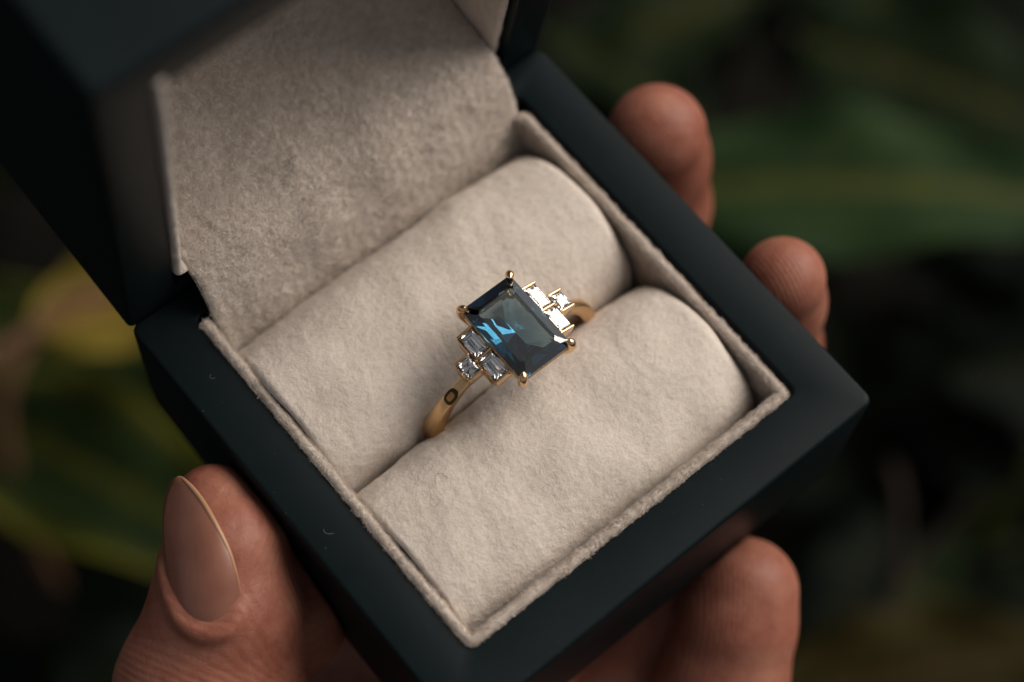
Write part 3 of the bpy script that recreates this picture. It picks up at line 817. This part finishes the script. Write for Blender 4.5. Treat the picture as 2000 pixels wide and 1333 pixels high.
def leaf_mesh(Lg, W, curl=0.15, fold=0.12, wave=0.03, rim=False, nu=26, nv=13, shape=0.8, veins=7):
    V = []; att = []; uv = []
    for i in range(nu):
        s = i / (nu - 1); ww = W * (math.sin(math.pi * min(1, s ** shape)) ** 0.8) * (1 - 0.15 * s) + 0.2
        for j in range(nv):
            t = -1 + 2 * j / (nv - 1); 
            vk = abs(((s * veins - abs(t) * 1.1) % 1.0) - 0.5) * 2
            v = max(math.exp(-(t / 0.07) ** 2), 0.6 * max(0, 1 - vk * 3.5) * (1 - abs(t)))
            if rim: v = max(abs(t) ** 7, s ** 9, v * 0.4)
            z = -curl * Lg * (s - 0.4) ** 2 - fold * W * (abs(t) - 0.3) * -1 + wave * Lg * math.sin(s * 17 + t * 2) * abs(t) ** 2 + 0.02 * W * (1 - vk)
            V.append((s * Lg, t * ww, z)); att.append(min(1, v)); uv.append((s, t * 0.5 + 0.5))
    V2 = [(x, y, z - 0.25) for x, y, z in V]
    F = grid_faces(nu, nv); n = nu * nv
    G = [tuple(int(k) for k in f) for f in F] + [tuple(int(k) + n for k in f[::-1]) for f in F]
    me = bpy.data.meshes.new('leaf'); me.from_pydata([tuple(c * S for c in v) for v in V + V2], [], G); me.update()
    a = me.attributes.new('vein', 'FLOAT', 'POINT'); a.data.foreach_set('value', np.array(att + att, np.float32))
    ul = me.uv_layers.new(name='uv'); lv = np.zeros(len(me.loops), int); me.loops.foreach_get('vertex_index', lv)
    U = np.array(uv + uv, np.float32)[lv]; ul.data.foreach_set('uv', U.ravel())
    me.polygons.foreach_set('use_smooth', np.ones(len(me.polygons), bool))
    return me
def put_leaf(me, m, parent, base, tip_dir, up=(0, 0, 1), scale=1.0):
    x = Vector(tip_dir).normalized(); z = Vector(up); y = z.cross(x).normalized(); z = x.cross(y)
    R = Matrix((x, y, z)).transposed().to_4x4()
    o = bpy.data.objects.new('leaf', me); C.objects.link(o)
    if not len(me.materials): me.materials.append(m)
    o.matrix_world = Matrix.Translation(Vector(base) * S) @ R @ Matrix.Scale(scale, 4)
    if parent is not None:
        mw = o.matrix_world.copy(); o.parent = parent; o.matrix_parent_inverse = Matrix.Translation(-parent.location); o.matrix_basis = mw
    return o
def stem(parent, pts, r, m):
    V, F = tube(catmull_open(pts), np.linspace(r, r * 0.6, (len(pts) - 1) * 7 + 1), 8); return mesh('stem', V, F, m, parent)
GZ = -330.0
gv = []; ng = 60
gx = np.linspace(-1500, 1500, ng)
X, Y = np.meshgrid(gx, gx, indexing='ij'); Gp = np.column_stack([X.ravel(), Y.ravel(), np.zeros(ng * ng)])
Gp[:, 2] = GZ + 8 * fnoise(Gp, 300, 1)
tag(mesh('ground', Gp, grid_faces(ng, ng)[:, ::-1] if False else grid_faces(ng, ng), MAT_SOIL), kind='structure')
def at(u, v, z):
    d = np.array([(u - 1000) / 3791.8, -(v - 666.5) / 3791.8, -1.0]) @ RC
    return CAM + d * ((z - CAM[2]) / d[2])

def hero(name, m, uv0, uv1, z0, z1, W, label, group='leafy plants below the box', **kw):
    a = at(*uv0, z0); b = at(*uv1, z1); root = empty(name, (a[0], a[1], GZ), label, 'plant', group)
    me = leaf_mesh(float(np.linalg.norm(b - a)), W, **kw)
    put_leaf(me, LEAFM[m], root, a, b - a)
    return root, a
PL = []
r_, a_ = hero('shrub', 'yellow', (60, 640), (520, 480), -150, -140, 11.5, 'plant with a yellowing leaf beside the left corner of the box', shape=0.75, curl=0.2)
stem(r_, [a_ + np.array([0, 0, 0]), a_ + np.array([-14, -8, -14]), a_ + np.array([-20, -20, -70]), (a_[0] - 8, a_[1] - 8, GZ)], 1.7, MAT_PINKSTEM)
stem(r_, [at(-30, 700, -138), at(60, 650, -137), at(130, 585, -136), at(280, 565, -136)], 1.7, MAT_PINKSTEM)
r_, a_ = hero('shrub', 'edge', (-80, 780), (560, 1130), -175, -165, 17, 'dark broad leaf with a yellow-green rim left of the thumb', rim=True, shape=0.7)
stem(r_, [a_, a_ + np.array([-10, -6, -40]), (a_[0] - 4, a_[1], GZ)], 1.6, MAT_STEM)
r_, a_ = hero('shrub', 'edge', (-60, 560), (420, 905), -200, -185, 15, 'dark leaf with yellow rim beneath the left corner of the box', rim=True, shape=0.9)
stem(r_, [a_, a_ + np.array([-6, 4, -40]), (a_[0], a_[1], GZ)], 1.6, MAT_STEM)
r_, a_ = hero('shrub', 'green', (1310, 350), (2250, 372), -160, -150, 17.5, 'plant with a broad ribbed green leaf right of the upper fingertips', curl=0.35, shape=0.62, veins=9)
stem(r_, [a_, a_ + np.array([-8, 4, -40]), (a_[0], a_[1], GZ)], 1.8, MAT_STEM)
r_, a_ = hero('shrub', 'dim', (1560, 60), (2300, 330), -185, -170, 20, 'dim green leaf in the top right corner', shape=0.7)
stem(r_, [a_, a_ + np.array([4, 4, -40]), (a_[0], a_[1], GZ)], 1.6, MAT_STEM)
r_, a_ = hero('shrub', 'dim', (1040, 40), (1420, 260), -170, -165, 8, 'olive leaf between the lid and the uppermost fingertip', shape=0.9)
stem(r_, [a_, a_ + np.array([4, 4, -40]), (a_[0], a_[1], GZ)], 1.6, MAT_STEM)
r_, a_ = hero('shrub', 'olive', (1480, 1380), (2120, 1240), -170, -160, 13, 'plant with a broad olive leaf in the lower right corner', shape=0.8)
stem(r_, [a_, a_ + np.array([4, 4, -40]), (a_[0], a_[1], GZ)], 1.6, MAT_STEM)
r_ = empty('shrub', (at(1740, 1400, -200)[0], at(1740, 1400, -200)[1], GZ), 'brown forked twig standing below the right corner of the box', 'plant', 'leafy plants below the box')
stem(r_, [at(1640, 1500, -260), at(1700, 1330, -200), at(1745, 1150, -185), at(1760, 1000, -175), at(1740, 900, -170)], 1.9, MAT_STEM)
stem(r_, [at(1765, 1120, -183), at(1840, 1040, -178), at(1900, 960, -172)], 1.5, MAT_STEM)

# deeper foliage: many darker leaves
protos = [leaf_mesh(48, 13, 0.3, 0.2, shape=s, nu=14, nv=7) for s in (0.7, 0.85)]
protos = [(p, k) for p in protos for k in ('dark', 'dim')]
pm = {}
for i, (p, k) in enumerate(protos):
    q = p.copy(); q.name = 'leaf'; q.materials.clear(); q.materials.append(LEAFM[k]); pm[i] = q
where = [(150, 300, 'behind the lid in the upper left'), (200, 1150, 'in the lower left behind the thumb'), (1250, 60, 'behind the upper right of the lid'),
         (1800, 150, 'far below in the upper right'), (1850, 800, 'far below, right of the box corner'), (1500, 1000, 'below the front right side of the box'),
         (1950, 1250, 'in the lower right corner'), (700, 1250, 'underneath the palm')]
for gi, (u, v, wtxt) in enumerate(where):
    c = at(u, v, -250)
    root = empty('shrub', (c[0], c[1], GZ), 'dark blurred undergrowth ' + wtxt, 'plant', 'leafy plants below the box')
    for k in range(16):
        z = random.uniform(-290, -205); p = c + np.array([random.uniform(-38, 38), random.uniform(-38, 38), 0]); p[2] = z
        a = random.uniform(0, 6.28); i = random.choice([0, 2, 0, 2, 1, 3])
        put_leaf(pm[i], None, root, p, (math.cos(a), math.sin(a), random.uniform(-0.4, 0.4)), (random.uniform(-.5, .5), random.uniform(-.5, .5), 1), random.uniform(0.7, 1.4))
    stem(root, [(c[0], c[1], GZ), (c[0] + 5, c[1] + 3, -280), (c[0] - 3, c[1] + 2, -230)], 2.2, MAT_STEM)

# lint lying on the felt and on the rim
def surf_z(x, y):
    yc, zc, a, b = (9.45, -7.0, 9.6, 8.5) if y > 0.1 else (-9.45, -7.2, 9.55, 8.5)
    return zc + b * math.sqrt(max(0.0, 1 - ((y - yc) / a) ** 2))
def on_cushion(uvs, lift=0.32):
    out = []
    for u, v in uvs:
        z = 0.0
        for _ in range(6):
            p = at(u, v, z); z = surf_z(p[0], p[1]) + lift
        out.append(at(u, v, z))
    return out
fibre('stray_fibre', on_cushion([(852, 948), (850, 930), (862, 925), (874, 935), (872, 928)]), 0.011, MAT_HAIR, 'thin brown curled hair lying on the front cushion, upper of the pair')
fibre('stray_fibre', on_cushion([(838, 955), (842, 968), (840, 985), (852, 990), (858, 975)]), 0.011, MAT_HAIR, 'thin brown curled hair lying on the front cushion, lower of the pair')
fibre('lint', [at(u, v, 0.05) for u, v in [(632, 1034), (634, 1040), (641, 1043), (652, 1042)]], 0.011, MAT_LINT, 'tiny pale lint thread on the rim beside the thumb')
fibre('lint', [at(u, v, 0.05) for u, v in [(412, 731), (410, 736), (414, 740), (420, 738)]], 0.010, MAT_LINT, 'tiny pale curled lint on the rim near the left corner')
